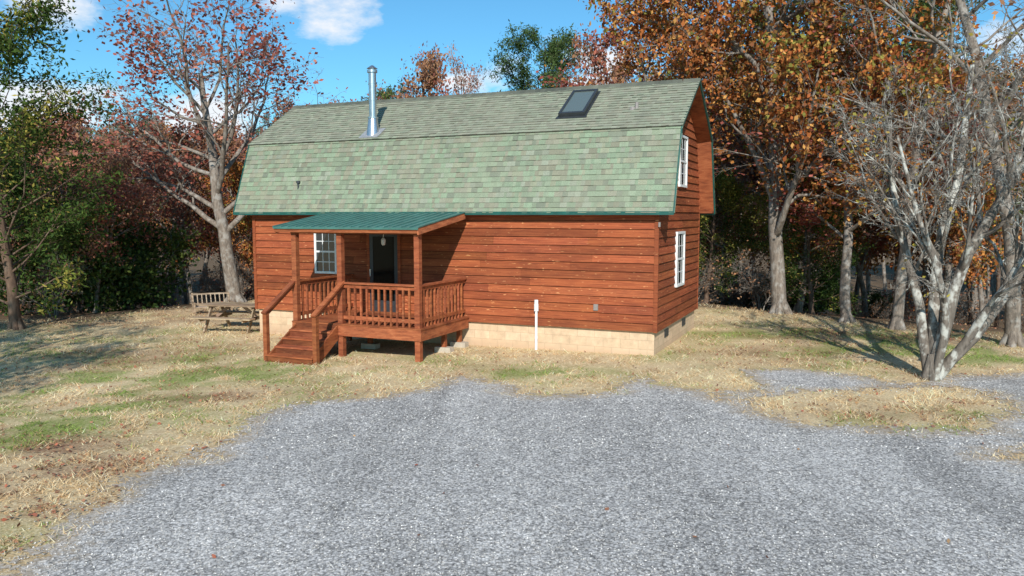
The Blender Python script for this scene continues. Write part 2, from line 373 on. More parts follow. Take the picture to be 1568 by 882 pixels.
while i*ex<5.6:
    z0=i*ex; z1=z0+ex+.004; o0=.036; o1=.006
    if z0<3.1:
        for side in (0,1):
            u=0
            while u<Lh:
                u2=min(Lh,u+rnd.choice([2.44,3.05,3.66,4.88])*rnd.uniform(.6,1)); c=bcol(.7,1.24)
                if Lh-u2<.5: u2=Lh
                a,b2=u+.002,u2-.002
                dz=rnd.uniform(-.003,.003); zz=z0+dz
                if side==0:
                    sid.quad([(a,-o0,zz),(b2,-o0,zz),(b2,-o1,z1),(a,-o1,z1)],c); sid.quad([(a,0,zz),(b2,0,zz),(b2,-o0,zz),(a,-o0,zz)],LIP_SHADE)
                else:
                    sid.quad([(b2,W+o0,z0),(a,W+o0,z0),(a,W+o1,z1),(b2,W+o1,z1)],c); sid.quad([(b2,W,z0),(a,W,z0),(a,W+o0,z0),(b2,W+o0,z0)],LIP_SHADE)
                u=u2
    a0,b0=vlim(z0); a1,b1=vlim(min(z1,5.62))
    for side in (0,1):
        nb=2 if b0-a0>2.5 else 1; cut=rnd.uniform(.35,.65)
        for q in range(nb):
            t0,t1=(0,1) if nb==1 else ((0,cut) if q==0 else (cut,1)); c=bcol(.7,1.15)
            va,vb=a0+(b0-a0)*t0,a0+(b0-a0)*t1; vc,vd=(a1+(b1-a1)*t0,a1+(b1-a1)*t1)
            if nb==2 and q==0: vd=vb
            if nb==2 and q==1: vc=va
            if side==0:
                sid.quad([(Lh+o0,va,z0),(Lh+o0,vb,z0),(Lh+o1,vd,z1),(Lh+o1,vc,z1)],c); sid.quad([(Lh,va,z0),(Lh,vb,z0),(Lh+o0,vb,z0),(Lh+o0,va,z0)],LIP_SHADE)
            else:
                sid.quad([(-o0,vb,z0),(-o0,va,z0),(-o1,vc,z1),(-o1,vd,z1)],c)
    # dark strip painting a shadow line below each butt edge
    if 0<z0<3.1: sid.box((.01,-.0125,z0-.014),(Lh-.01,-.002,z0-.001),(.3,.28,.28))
    i+=1
sid.build('lap_siding',M_sid,cab)
tr=B()
for (uu,vv) in ((0,0),(Lh,0),(0,W),(Lh,W)):
    su=-1 if uu==0 else 1; sv=-1 if vv==0 else 1
    tr.box((min(uu,uu+su*.041)-(.05 if su>0 else 0),min(vv,vv+sv*.041),-.01),(max(uu,uu+su*.041)+(.05 if su<0 else 0),max(vv,vv+sv*.041),3.1),(.85,.85,.85))
tr.build('corner_boards',M_sid,cab)
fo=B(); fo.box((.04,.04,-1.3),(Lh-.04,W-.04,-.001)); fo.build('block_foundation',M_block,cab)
fv=B()
for vv in (1.05,3.05):
    fv.box((Lh-.045,vv,-.27),(Lh-.025,vv+.38,-.09),(.8,.8,.8))
    for q in range(4): fv.box((Lh-.027,vv+.02,-.25+q*.04),(Lh-.012,vv+.36,-.235+q*.04),(1.6,1.6,1.6))
fv.build('foundation_vents',M_dark,cab)

# roof slab
pr=[(-OE,He),(K,Hk),(W/2,Hr),(W-K,Hk),(W+OE,He)]
def off(pr,t):
    out=[]
    for i,p in enumerate(pr):
        if i in(0,4): out.append((p[0]+(t if i==0 else -t),p[1]))
        else: out.append((p[0]+(t*.85 if i==1 else (-t*.85 if i==3 else 0)),p[1]-t*(.5 if i!=2 else 1.15)))
    return out
inn=off(pr,.075)
sl=B()
for i in range(4):
    a,b2,c2,d2=pr[i],pr[i+1],inn[i+1],inn[i]
    u0,u1=-OL+.02,Lh+OR-.02
    sl.quad([(u0,*a),(u1,*a),(u1,*b2),(u0,*b2)]); sl.quad([(u0,*d2),(u0,*c2),(u1,*c2),(u1,*d2)])
    sl.quad([(u1,*a),(u1,*d2),(u1,*c2),(u1,*b2)]); sl.quad([(u0,*a),(u0,*b2),(u0,*c2),(u0,*d2)])
for i in (0,4):
    a,d2=pr[i],inn[i]; sl.quad([(u0,*a),(u0,*d2),(u1,*d2),(u1,*a)])
sl.box((u0,-OE+.03,He-.02),(u1,0.01,He+.03),(.8,.8,.8)); sl.box((u0,W-.01,He-.02),(u1,W+OE-.03,He+.03),(.8,.8,.8))
sl.build('roof_deck',M_porch,cab)
dr=B()
dr.box((-OL,-OE-.03,He-.065),(Lh+OR,-OE-.002,He+.012)); dr.box((-OL,W+OE+.002,He-.065),(Lh+OR,W+OE+.03,He+.012))
for uu in (-OL-.012,Lh+OR-.018):
    for i in range(4):
        a,b2=Vector((uu+.015,pr[i][0],pr[i][1]-.03)),Vector((uu+.015,pr[i+1][0],pr[i+1][1]-.03))
        dr.beam(a,b2,.03,.075)
dr.build('drip_edge_trim',M_teal,cab)
# shingles
PAL=[(.215,.255,.17),(.23,.275,.185),(.195,.23,.155),(.24,.25,.17),(.25,.27,.2),(.22,.215,.15),(.215,.275,.18),(.175,.195,.14),(.24,.235,.17),(.21,.265,.175)]
sh=B()
def slope(lo,hi,back=False,ov=0.0,gray=0.0):
    a=Vector(lo);b2=Vector(hi); d=(b2-a); Ls=d.length; d/=Ls; nrm=Vector((-d[1],d[0])) if not back else Vector((d[1],-d[0]))
    s=-ov; e=.128
    while s<Ls:
        u=-OL-.02-rnd.uniform(0,.2); s1=min(Ls+.01,s+e+.02)
        rg=rnd.uniform(.95,1.05)
        while u<Lh+OR+.02:
            w=rnd.choice([.07,.1,.13,.16,.2]); a0=max(u,-OL-.02); a1=min(u+w,Lh+OR+.02); u+=w
            if a1-a0<.01: continue
            th=.013+rnd.choice([0,0,.004,.009]); c=rnd.choice(PAL); g=rnd.uniform(.86,1.1)*rg
            c=tuple((x*(1-gray)+y*gray)*g for x,y in zip(c,(.30,.29,.21)))
            P0=a+d*s+nrm*(th+.006); P1=a+d*s1+nrm*.008; Pb=a+d*s+nrm*.001
            q=[(a0,*P0),(a1,*P0),(a1,*P1),(a0,*P1)]; l=[(a0,*Pb),(a1,*Pb),(a1,*P0),(a0,*P0)]
            sh.quad(q,c); sh.quad(l,tuple(x*.2 for x in c))  # lip face darkened to paint the shadow line of each course
            sh.quad([(a1,*Pb),(a1,*P1),(a1,*P0)],c); sh.quad([(a0,*Pb),(a0,*P0),(a0,*P1)],c)
        s+=e
slope(pr[0],pr[1],ov=.03); slope(pr[1],pr[2],ov=.06,gray=.5)
slope(pr[4],pr[3],True,ov=.03); slope(pr[3],pr[2],True,ov=.06,gray=.5)
u=-OL-.02
while u<Lh+OR:
    u2=min(u+.14,Lh+OR+.02); g=rnd.uniform(.4,.65); c=(.15*g,.16*g,.12*g)
    sh.quad([(u,W/2-.15,Hr-.07),(u2,W/2-.15,Hr-.075),(u2,W/2,Hr+.035),(u,W/2,Hr+.042)],c); sh.quad([(u,W/2,Hr+.042),(u2,W/2,Hr+.035),(u2,W/2+.15,Hr-.075),(u,W/2+.15,Hr-.07)],c)
    sh.quad([(u,W/2-.15,Hr-.1),(u,W/2-.15,Hr-.07),(u,W/2,Hr+.042),(u,W/2,Hr)],c)
    u=u2
sh.build('roof_shingles',M_sh,cab)
d=Vector((0,W/2-K,Hr-Hk)).normalized(); nn_=Vector((0,-d.z,d.y)); xx_=Vector((1,0,0))
def slopeM(u,v):
    z=Hk+(v-K)*(Hr-Hk)/(W/2-K); M=Matrix((xx_,d,nn_)).transposed().to_4x4(); M.translation=Vector((u,v,z)); return M
M=slopeM(8.34,.97); fr=B(); w_,l_=.64,1.28
fr.box((0,0,.0),(w_,.07,.12),M=M); fr.box((0,l_-.07,0),(w_,l_,.12),M=M); fr.box((0,.07,0),(.06,l_-.07,.12),M=M); fr.box((w_-.06,.07,0),(w_,l_-.07,.12),M=M)
fr.build('skylight_frame',M_dark,cab)
g=B(); g.box((.06,.07,.02),(w_-.06,l_-.07,.095),M=M); g.build('skylight_glass',M_glasss,cab)
g=B(); g.box((-.06,-.08,.012),(w_+.06,0,.028),M=M); g.box((-.04,0,.012),(0,l_+.05,.03),M=M); g.box((w_,0,.012),(w_+.04,l_+.05,.03),M=M); g.build('skylight_flashing',M_dark,cab)
ch=B(); c0=(3.36,.69); zb=4.6
ch.cyl(c0,.19,.115,zb-.12,zb+.42,20); ch.cyl(c0,.135,.135,zb+.40,zb+.44,20); ch.cyl(c0,.095,.095,zb+.42,zb+1.55,20)
for q in (.86,1.28): ch.cyl(c0,.102,.102,zb+q,zb+q+.03,20)
ch.cyl(c0,.075,.075,zb+1.5,zb+1.66,16); ch.cyl(c0,.13,.13,zb+1.56,zb+1.62,20); ch.cyl(c0,.14,.03,zb+1.66,zb+1.74,20)
ch.build('metal_chimney_flue',M_galv,cab)
g=B(); g.box((-.28,-.2,.020),(.28,.3,.034),M=slopeM(3.36,.62)); g.build('flue_flashing',M_flash,cab)
g=B(); g.cyl((10.15,1.2),.05,.04,4.9,5.1,12); g.cyl((10.05,1.22),.1,.06,4.92,5.0,12); g.build('roof_vent',M_plate,cab)
g=B(); g.cyl((1.5,-.02),.022,.022,3.0,3.42,10); g.cyl((1.5,-.02),.05,.05,3.36,3.42,10); g.beam((1.5,-.02,3.1),(1.62,.1,3.3),.02,.02); g.build('roof_mast',M_dark,cab)

def window(name,plane,a0,a1,z0,z1,nc=3,nr=2):
    fr=B(); gl=B()
    def bx(bb,p,q,c=(1,1,1)):
        (aa,za,oa),(ab,zb_,ob)=p,q
        if plane=='v': bb.box((aa,-ob,za),(ab,-oa,zb_),c)
        else: bb.box((Lh+oa,aa,za),(Lh+ob,ab,zb_),c)
    f=.055
    bx(fr,(a0,z0,0),(a0+f,z1,.072)); bx(fr,(a1-f,z0,0),(a1,z1,.072)); bx(fr,(a0+f,z1-f,0),(a1-f,z1,.072)); bx(fr,(a0+f,z0,0),(a1-f,z0+f,.076))
    zm=(z0+z1)/2; bx(fr,(a0+f,zm-.022,0),(a1-f,zm+.022,.060))
    bx(gl,(a0+f,z0+f,0),(a1-f,zm-.022,.039)); bx(gl,(a0+f,zm+.022,0),(a1-f,z1-f,.044))
    for hz0,hz1,oo in ((z0+f,zm-.022,.042),(zm+.022,z1-f,.047)):
        for q in range(1,nc):
            x=a0+f+(a1-a0-2*f)*q/nc; bx(fr,(x-.009,hz0,.01),(x+.009,hz1,oo))
        for q in range(1,nr):
            z=hz0+(hz1-hz0)*q/nr; bx(fr,(a0+f,z-.009,.01),(a1-f,z+.009,oo+.002))
    fr.build(name+'_frame',M_white,cab); gl.build(name+'_glass',M_glass,cab)
window('front_window','v',2.0,2.69,1.03,2.16)
window('side_window','u',1.8,2.72,.83,2.14)
window('gable_window','u',1.95,2.82,3.2,4.42)
g=B(); g.box((3.6,-.055,.12),(3.68,0,2.2)); g.box((4.5,-.055,.12),(4.58,0,2.2)); g.box((3.68,-.055,2.12),(4.5,0,2.2)); g.build('door_trim',M_sid,cab)
g=B(); g.box((3.68,-.048,.12),(3.78,-.001,2.12)); g.box((4.40,-.048,.12),(4.5,-.001,2.12)); g.box((3.78,-.048,2.0),(4.40,-.001,2.12)); g.box((3.78,-.048,.12),(4.40,-.001,.4)); g.build('storm_door_frame',M_dark,cab)
g=B(); g.box((3.78,-.041,.4),(4.40,-.002,2.0)); g.build('storm_door_glass',M_glassd,cab)
g=B(); g.box((3.70,-.09,1.0),(3.73,-.048,1.18)); g.build('door_handle',M_galv,cab)
g=B(); lc=(4.45,-.6); g.cyl(lc,.008,.008,1.98,2.48,8); g.cyl(lc,.055,.02,1.95,1.99,12); g.cyl(lc,.05,.055,1.84,1.95,12); g.cyl(lc,.03,.05,1.81,1.84,12); g.build('door_reflection_shape',M_white,cab)  # made-up lantern shape, in place of a pale reflection in the door glass
g=B(); g.cyl((8.2,-.08),.03,.03,-.62,.55,14); g.cyl((8.2,-.08),.052,.052,.34,.5,14); g.cyl((8.2,-.08),.045,.045,.5,.6,14); g.cyl((8.2,-.08),.036,.036,-.3,-.24,14); g.build('white_standpipe',M_white,cab)
g=B(); g.box((9.56,-.065,.42),(9.66,-.02,.56)); g.build('outdoor_outlet',M_plate,cab)
g=B(); g.box((10.99,-.08,2.28),(11.03,-.042,2.38)); g.build('security_sensor',M_plate,cab)

# porch
po=B(); DU0,DU1,DV=3.06,6.45,2.32; DZ=.12
def PC(a=.8,b=1.2): return bcol(a,b)
v=-DV
while v<-.05:
    v2=min(v+.138,-.04); po.box((DU0,v,DZ-.032),(DU1+.015,v2-.006,DZ),PC(.75,1.1)); v+=.138
po.box((DU0,-DV+.01,DZ-.27),(DU1,-DV+.05,DZ-.034),PC()); po.box((DU1-.045,-DV+.05,DZ-.27),(DU1-.005,-.04,DZ-.034),PC()); po.box((DU0+.005,-DV+.05,DZ-.27),(DU0+.045,-.04,DZ-.034),PC())
for q in range(1,8): po.box((DU0+q*.42,-DV+.05,DZ-.25),(DU0+q*.42+.04,-.04,DZ-.035),PC(.6,.8))
po.build('porch_deck',M_porch,cab)
ps=B(); PV=-2.22
def gl(u,v): 
    wx=-6.933+u*.9173+v*.3982; wy=21.182-u*.3982+v*.9173; return gz(wx,wy)-FL
for uu in (3.13,4.37,6.345):
    ps.box((uu-.062,PV-.062,gl(uu,PV)-.05),(uu+.062,PV+.062,2.12),PC(.85,1.05))
for uu,vv in ((4.37,-1.1),(6.3,-1.0),(6.3,-.25),(3.2,-.3),(3.2,-1.2)):
    ps.box((uu-.05,vv-.05,gl(uu,vv)-.05),(uu+.05,vv+.05,DZ-.27),PC(.8,1))
ps.box((3.06,PV-.075,2.12),(6.42,PV+.075,2.26),PC())
for uu in (3.13,4.2,5.3,6.36): ps.beam((uu,PV,2.235),(uu,-.06,2.50),.045,.12,PC(.7,.9))
ps.build('porch_posts',M_porch,cab)
cb_=B()
for uu,vv in ((6.3,-1.0),(6.3,-.25),(4.37,-1.1)):
    z=gl(uu,vv); cb_.box((uu-.2,vv-.1,z-.05),(uu+.2,vv+.1,z+.12),(.95,.95,.95))
cb_.build('pier_blocks',M_conc,cab)
ra=B()
def railing(p,q,n,z=DZ,top=.93):
    (a,b2),(c2,d2)=p,q
    ra.beam((a,b2,z+top-.02),(c2,d2,z+top-.02),.12,.04,PC()); ra.beam((a,b2,z+top-.085),(c2,d2,z+top-.085),.035,.085,PC()); ra.beam((a,b2,z+.14),(c2,d2,z+.14),.035,.085,PC())
    for i in range(1,n+1):
        t=i/(n+1); x=a+(c2-a)*t; y=b2+(d2-b2)*t
        ra.box((x-.021,y-.021,z+.0),(x+.021,y+.021,z+top-.042),PC())
railing((4.43,PV),(6.28,PV),11); railing((6.345,PV+.06),(6.345,-.045),12); railing((3.13,PV+.06),(3.13,-.045),12)
ra.build('porch_railing',M_porch,cab)
st=B(); SU0,SU1=3.19,4.31; nr=5; run=.25; gzz=gl(3.7,-3.3); rise=(DZ-gzz)/nr
for i in range(1,nr):
    z=DZ-i*rise; va=-DV-(i-1)*run; vb=va-run; ex_=.08 if i==nr-1 else 0
    st.box((SU0-ex_,vb-.02,z-.035),(SU1+ex_,vb+.118,z),PC(1.0,1.4)); st.box((SU0-ex_,vb+.126,z-.035),(SU1+ex_,va+.0,z),PC(1.0,1.4))
    st.box((SU0-ex_+.01,vb+.0,max(z-rise-.0,gzz-.02)),(SU1+ex_-.01,vb+.025,z-.036),PC(.5,.7))
st.box((SU0,-DV-.02,DZ-rise),(SU1,-DV+.008,DZ-.034),PC(.5,.7))
for uu in (SU0-.025,SU1-.015):
    a=[(-DV,DZ-.04),(-DV-run*(nr-1),DZ-rise*(nr-1)-.04),(-DV-run*(nr-1),gzz-.03),(-DV-run*(nr-1)+.3,gzz-.03),(-DV,DZ-.36)]
    st.prism([(p[0],p[1]) for p in a][::-1],uu,uu+.04,PC(.8,1))
NV=-DV-run*(nr-1)+.09
for uu in (3.10,4.42):
    st.box((uu-.05,NV-.05,gl(uu,NV)-.03),(uu+.05,NV+.05,.40),PC())
    st.beam((uu,NV-.08,.405),(uu,PV,1.06),.12,.04,PC()); st.beam((uu,NV,.37),(uu,PV,.99),.035,.09,PC())
st.build('porch_steps',M_porch,cab)
rf=B(); A=Vector((0,-.2,2.585)); Bv=Vector((0,-2.42,2.255)); U0,U1=2.68,6.47
dd_=(Bv-A); ll=dd_.length; dd_.normalize(); up_=Vector((0,dd_.z,-dd_.y)); up_=-up_ if up_.z<0 else up_
Mr=Matrix((Vector((1,0,0)),dd_,up_)).transposed().to_4x4(); Mr.translation=A
rf.box((U0,0,0),(U1,ll,.012),M=Mr)
q=U0
while q<=U1+.001:
    rf.box((q-.014,0,.0125),(q+.014,ll+.002,.034),M=Mr); 
    q+=.2106
rf.box((U0-.004,ll-.005,-.03),(U1+.004,ll+.012,.010),M=Mr)
rf.build('porch_roof_panels',M_roofmetal,cab)
rr=B(); rr.box((U1-.035,.04,-.14),(U1-.002,ll-.012,-.002),(1.5,1.6,1.7),M=Mr); rr.box((U0+.002,.04,-.14),(U0+.035,ll-.012,-.002),PC(),M=Mr)
rr.box((U0+.04,ll-.05,-.11),(U1-.04,ll-.012,-.003),PC(),M=Mr)
for q in range(5): rr.box((U0+.04,.1+q*.5,-.04),(U1-.04,.19+q*.5,-.002),PC(.6,.8),M=Mr)
rr.build('porch_roof_fascia',M_porch,cab)

# ------------------------------------------------------------------ picnic table, bench
pt=B()
def picnic(bl):
    for i in range(5): bl.box((-.92,-.38+i*.155,.71),(.92,-.38+i*.155+.145,.75),bcol(.9,1.3))
    for s in (-1,1):
        for j in range(2): bl.box((-.92,s*.72-.14+j*.145,.41),(.92,s*.72-.14+j*.145+.138,.445),bcol(.9,1.3))
        x=s*.66
        bl.beam((x,-.8,.375),(x,.8,.375),.04,.09,bcol()); bl.beam((x,-.36,.675),(x,.36,.675),.04,.07,bcol())
        for t in (-1,1): bl.beam((x+.041,t*.22,.70),(x+.041,t*.62,0),.04,.1,bcol())
        bl.beam((x*.95,0,.38),(x*.3,0,.7),.04,.08,bcol())
picnic(pt); tx,ty=-7.75,21.9; pt.build('picnic_table',M_grey,None,(tx,ty,gz(tx,ty)-.01),-.22)
wb=B()
for i in range(3): wb.box((-.6,-.2+i*.13,.22),(.6,-.2+i*.13+.11,.245),(1.4,1.5,1.7))
for i in range(9): wb.beam((-.56+i*.14,.22,.24),(-.56+i*.14,.4,.62),.03,.02,(1.2,1.3,1.4))
wb.beam((-.6,.405,.62),(.6,.405,.62),.04,.05,(1.2,1.3,1.4)); wb.beam((-.6,.23,.3),(.6,.23,.3),.03,.05)
for s in (-.58,.58):
    wb.beam((s,-.2,0),(s,-.2,.36),.05,.05); wb.beam((s,.22,0),(s,.42,.66),.05,.05); wb.beam((s,-.24,.37),(s,.28,.37),.07,.03); wb.beam((s,-.2,.2),(s,.24,.2),.04,.06)
tx,ty=-10.0,26.0; wb.build('garden_bench',M_grey,None,(tx,ty,gz(tx,ty)),.5)

# ------------------------------------------------------------------ trees
def grow(rng,p,d,Ln,r,lev,cfg,segs):
    n=cfg['n'][lev]; pts=[p.copy()]; rs=[r]; end=cfg.get('taper',.35) if lev==0 else .25
    dirs=[]
    for i in range(n):
        w=cfg['w'][lev]; d=Vector((d.x+rng.gauss(0,w),d.y+rng.gauss(0,w),d.z+rng.gauss(0,w)+cfg['up'][lev])).normalized()
        p=p+d*(Ln/n); pts.append(p.copy()); dirs.append(d.copy()); r1=r*(1-(1-end)*(i+1)/n); rs.append(max(r1,.004))
        segs.append((pts[-2],pts[-1],rs[-2],rs[-1],lev))
    if lev>=cfg['max']: return
    nc=cfg['ch'][lev]; az=rng.uniform(0,6.28)
    for j in range(nc):
        t=cfg['st'][lev]+(1-cfg['st'][lev])*(j+rng.random())/nc; t=min(t,.999); k=int(t*n); f=t*n-k
        q=pts[k].lerp(pts[k+1],f); rq=rs[k]*(1-f)+rs[k+1]*f; dd=dirs[k]
        az+=2.4+rng.gauss(0,.5); a=cfg['an'][lev]*rng.uniform(.75,1.25)
        s=dd.orthogonal().normalized(); s2=dd.cross(s); side=s*math.cos(az)+s2*math.sin(az)
        cd=(dd*math.cos(a)+side*math.sin(a)).normalized()
        shp=1-.55*t if lev==0 else 1-.35*t
        if cfg.get('oval') and lev==0: shp=.45+1.1*math.sin(math.pi*min(1,(t-cfg['st'][0])/(1-cfg['st'][0])*.8+.2))*.6
        grow(rng,q,cd,Ln*cfg['lr'][lev]*shp*rng.uniform(.7,1.2),max(.005,rq*cfg.get('rr',.6)),lev+1,cfg,segs)
def tubes(segs):
    P0=np.array([s[0] for s in segs]);P1=np.array([s[1] for s in segs]);R0=np.array([s[2] for s in segs]);R1=np.array([s[3] for s in segs])
    D=P1-P0; ln=np.linalg.norm(D,axis=1,keepdims=True)+1e-9; D/=ln; P1=P1+D*R1[:,None]*.25
    ref=np.where(np.abs(D[:,2:3])>.95,np.array([[1.,0,0]]),np.array([[0,0,1.]])); A=np.cross(D,ref); A/=np.linalg.norm(A,axis=1,keepdims=True); Bq=np.cross(D,A)
    VV=[];FF=[];o=0
    for sel,k in ((R0>=.05,10),((R0<.05)&(R0>=.015),5),(R0<.015,3)):
        if not sel.any(): continue
        a=np.arange(k)*2*math.pi/k; ring=A[sel][:,None]*np.cos(a)[None,:,None]+Bq[sel][:,None]*np.sin(a)[None,:,None]
        v0=P0[sel][:,None]+ring*R0[sel][:,None,None]; v1=P1[sel][:,None]+ring*R1[sel][:,None,None]
        m_=sel.sum(); VV.append(np.concatenate([v0,v1],1).reshape(-1,3)); i=np.arange(k); j=(i+1)%k
        f=np.stack([i,j,j+k,i+k],1); FF.append((np.arange(m_)[:,None,None]*2*k+f[None]).reshape(-1,4)+o); o+=m_*2*k
    return np.concatenate(VV),np.concatenate(FF)
TOP={}
def make_tree(name,seed,H,r,cfg,nleaf,pal,size=.13,jit=.2,bark=None,leaflev=2,lean=(0,0,1),stems=None,keep=.75,dark=.6,aspect=.65,noisy=1.0,zmin=0):
    rng=random.Random(seed); nr_=np.random.default_rng(seed); segs=[]
    if stems:
        for (d,f,rr) in stems: grow(rng,Vector((rng.uniform(-.08,.08),rng.uniform(-.08,.08),-.15)),Vector(d).normalized(),H*f,r*rr,0,cfg,segs)
    else: grow(rng,Vector((0,0,-.2)),Vector(lean).normalized(),H,r,0,cfg,segs)
    for q in range(6):
        a=q*1.05+rng.random()*.4; segs.append((Vector((math.cos(a)*r*1.5,math.sin(a)*r*1.5,-.12)),Vector((0,0,.45)),r*.5,r*.6,0))
    V,F=tubes(segs); wood=np_mesh(name+'_wood',V,F,bark or M_bark,smooth=True)
    TOP[name+'_wood']=float(np.percentile(V[:,2],99.5))
    leaf=None
    if nleaf:
        S=[s for s in segs if s[4]>=leaflev]; P0=np.array([s[0] for s in S]);P1=np.array([s[1] for s in S])
        mid=(P0+P1)/2; kk=nr_.random(len(S))<keep
        cl=vnoise(mid[:,0]+mid[:,2]*.7,mid[:,1]+mid[:,2]*.6,.9,seed); kk&=(cl>.5-.5*keep); kk&=mid[:,2]>zmin
        idx=np.nonzero(kk)[0]
        if len(idx)==0: idx=np.arange(len(S))
        ch=idx[nr_.integers(0,len(idx),nleaf)]; t=nr_.random((nleaf,1)); P=P0[ch]*(1-t)+P1[ch]*t+nr_.normal(0,jit,(nleaf,3)); P[:,2]-=jit*.3
        V,F=leaf_quads(P,size,nr_,aspect=aspect)
        pal=np.array(pal,float); c=vnoise(P[:,0]+P[:,2]*.5,P[:,1]-P[:,2]*.8,.55*noisy,seed+3)+nr_.normal(0,.16,nleaf)
        ci=np.clip((c*len(pal)),0,len(pal)-1).astype(int); C=pal[ci]*nr_.uniform(dark,1.25,(nleaf,1))
        leaf=np_mesh(name+'_leaves',V,F,M_leaf,np.clip(C,0,1))
    return wood,leaf
def place(name,mm,loc,rz=0,sc=(1,1,1),parent=None):
    e=empty(name,loc,rz,parent); e.scale=sc
    for me_,pn in zip(mm,('trunk_and_branches','foliage')):
        if me_: link(bpy.data.objects.new(pn,me_),e)
    return e
DEC=dict(n=[9,7,5,3,2],w=[.07,.14,.2,.25,.3],up=[.03,.06,.04,.02,0],ch=[15,8,5,4],st=[.28,.25,.2,.15],an=[.95,.75,.7,.7],lr=[.5,.5,.5,.55],max=4,rr=.55,oval=1)
def cfg(**k): c=dict(DEC); c.update(k); return c
RED=[(.38,.12,.09),(.3,.085,.065),(.44,.15,.10),(.48,.2,.13),(.34,.13,.10)]
ORA=[(.46,.17,.05),(.58,.25,.07),(.52,.22,.06),(.28,.25,.06),(.42,.13,.045),(.64,.33,.10),(.27,.11,.05),(.48,.16,.05)]
BRN=[(.32,.16,.09),(.42,.21,.11),(.25,.13,.08),(.5,.28,.15)]
GRN=[(.05,.085,.02),(.085,.13,.03),(.06,.1,.035),(.13,.165,.04)]
YGR=[(.14,.17,.035),(.22,.22,.045),(.36,.3,.07),(.09,.13,.03),(.06,.1,.03)]
PIN=[(.05,.085,.03),(.08,.13,.04),(.12,.17,.06)]

t=make_tree('oak_a',11,9.6,.25,cfg(an=[.9,.7,.7,.7],lr=[.56,.52,.52,.5],ch=[17,8,6,4]),5600,RED,.17,.22,leaflev=3,lean=(0.0,0,1),keep=.42)
place('oak_tree',t,(-10.3,29.0,gz(-10.3,29)),.3,(1.1,1.0,.92))
t=make_tree('oak_b',21,13.2,.27,cfg(st=[.16,.2,.2,.15],ch=[20,8,5,3],lr=[.42,.5,.5,.55]),52000,ORA,.165,.24,leaflev=2,keep=.78)
place('oak_tree',t,(8.4,24.4,gz(8.4,24.4)),1.0,(.88,.88,1.0))
tb=make_tree('oak_c',23,12.5,.16,cfg(st=[.3,.2,.2,.15],ch=[16,7,5,3],lr=[.34,.5,.5,.55]),9000,ORA[:3]+RED[:2],.16,.22,leaflev=2,keep=.45)
place('oak_tree',tb,(9.6,22.3,gz(9.6,22.3)),2.0,(1,1,.6))
place('oak_tree',tb,(6.9,29.5,gz(6.9,29.5)),4.1,(1.0,1.0,.8))
tc=make_tree('hick',31,12.5,.15,cfg(st=[.25,.2,.2,.15],ch=[16,8,5,3],lr=[.34,.5,.5,.5]),900,BRN,.14,.15,leaflev=3,keep=.4)
place('hickory_tree',tc,(10.35,20.9,gz(10.35,20.9)),0)
place('hickory_tree',tc,(11.75,18.2,gz(11.75,18.2)),1.7,(1.15,1.15,1))
ST=[((-.12,.1,1),.8,.9),((.06,.25,1),1,1.1),((.3,-.1,1),1,1.1),((.6,.1,1),.95,.95),((.98,-.05,1),.85,.8),((.15,-.25,1),.75,.7)]
t=make_tree('multi',41,6.4,.115,cfg(n=[10,7,5,3,2],w=[.09,.16,.2,.25,.3],ch=[9,7,6,4],st=[.3,.2,.2,.15],an=[.55,.6,.65,.7],lr=[.38,.5,.5,.5],up=[.03,.05,.04,.02,0]),420,[(.5,.4,.08),(.4,.28,.08)],.09,.1,bark=M_barkl,leaflev=3,stems=ST,keep=.3)
place('bare_tree',t,(7.8,14.4,0),0)
# pines
PC_=cfg(n=[10,5,3,2,2],w=[.03,.1,.2,.3,.3],up=[.05,.06,.05,0,0],ch=[34,6,4],st=[.5,.3,.2],an=[1.2,.7,.7],lr=[.24,.45,.4],max=3,rr=.35,oval=1,taper=.15)
tp=make_tree('pine',51,12,.17,PC_,22000,PIN,.2,.16,bark=M_pineb,leaflev=2,keep=.8,aspect=.25)
tp2=make_tree('pine2',52,12,.15,dict(PC_,st=[.5,.3,.2]),14000,PIN+[(.2,.22,.06)],.2,.14,bark=M_pineb,leaflev=2,keep=.6,aspect=.25)
CE=cfg(n=[6,4,3,2,2],w=[.05,.15,.2,.3,.3],up=[.05,.12,.08,0,0],ch=[40,6,4],st=[.05,.2,.2],an=[1.1,.7,.7],lr=[.38,.45,.4],max=3,rr=.3,taper=.1)
tce=make_tree('cedar',61,5,.09,CE,20000,GRN,.11,.12,bark=M_pineb,leaflev=2,keep=.9,aspect=.4)
tyg=make_tree('cedar_y',62,8,.14,dict(CE,st=[.1,.2,.2],lr=[.34,.45,.4]),22000,YGR+GRN[:2],.13,.15,bark=M_pineb,leaflev=2,keep=.7,aspect=.4)
SHR=cfg(n=[4,4,3,2,2],w=[.15,.2,.25,.3,.3],up=[.05,.05,.03,0,0],ch=[6,6,4,3],st=[.15,.2,.2,.2],an=[.7,.7,.7,.7],lr=[.55,.55,.5,.5],max=3,rr=.6)
ss=[((-.5,.2,1),1,1),((.4,.3,1),.9,1),((0,-.4,1),1,1),((.7,-.2,1),.8,1),((-.8,-.3,1),.8,1)]
tsb=make_tree('shrub_b',71,2.2,.022,SHR,400,BRN+[(.36,.3,.18)],.10,.15,leaflev=2,stems=ss,keep=.6)
tsg=make_tree('shrub_g',72,2.4,.03,SHR,9000,GRN,.12,.17,leaflev=1,stems=ss,keep=.9)
tsr=make_tree('shrub_r',73,2.8,.03,SHR,1600,RED+ORA[:2],.12,.18,leaflev=1,stems=ss,keep=.6)
f1=make_tree('f_red',81,10,.16,cfg(ch=[14,7,5,3],st=[.3,.2,.2,.15],lr=[.36,.5,.5,.5]),6500,RED+BRN,.2,.25,leaflev=2,keep=.55)
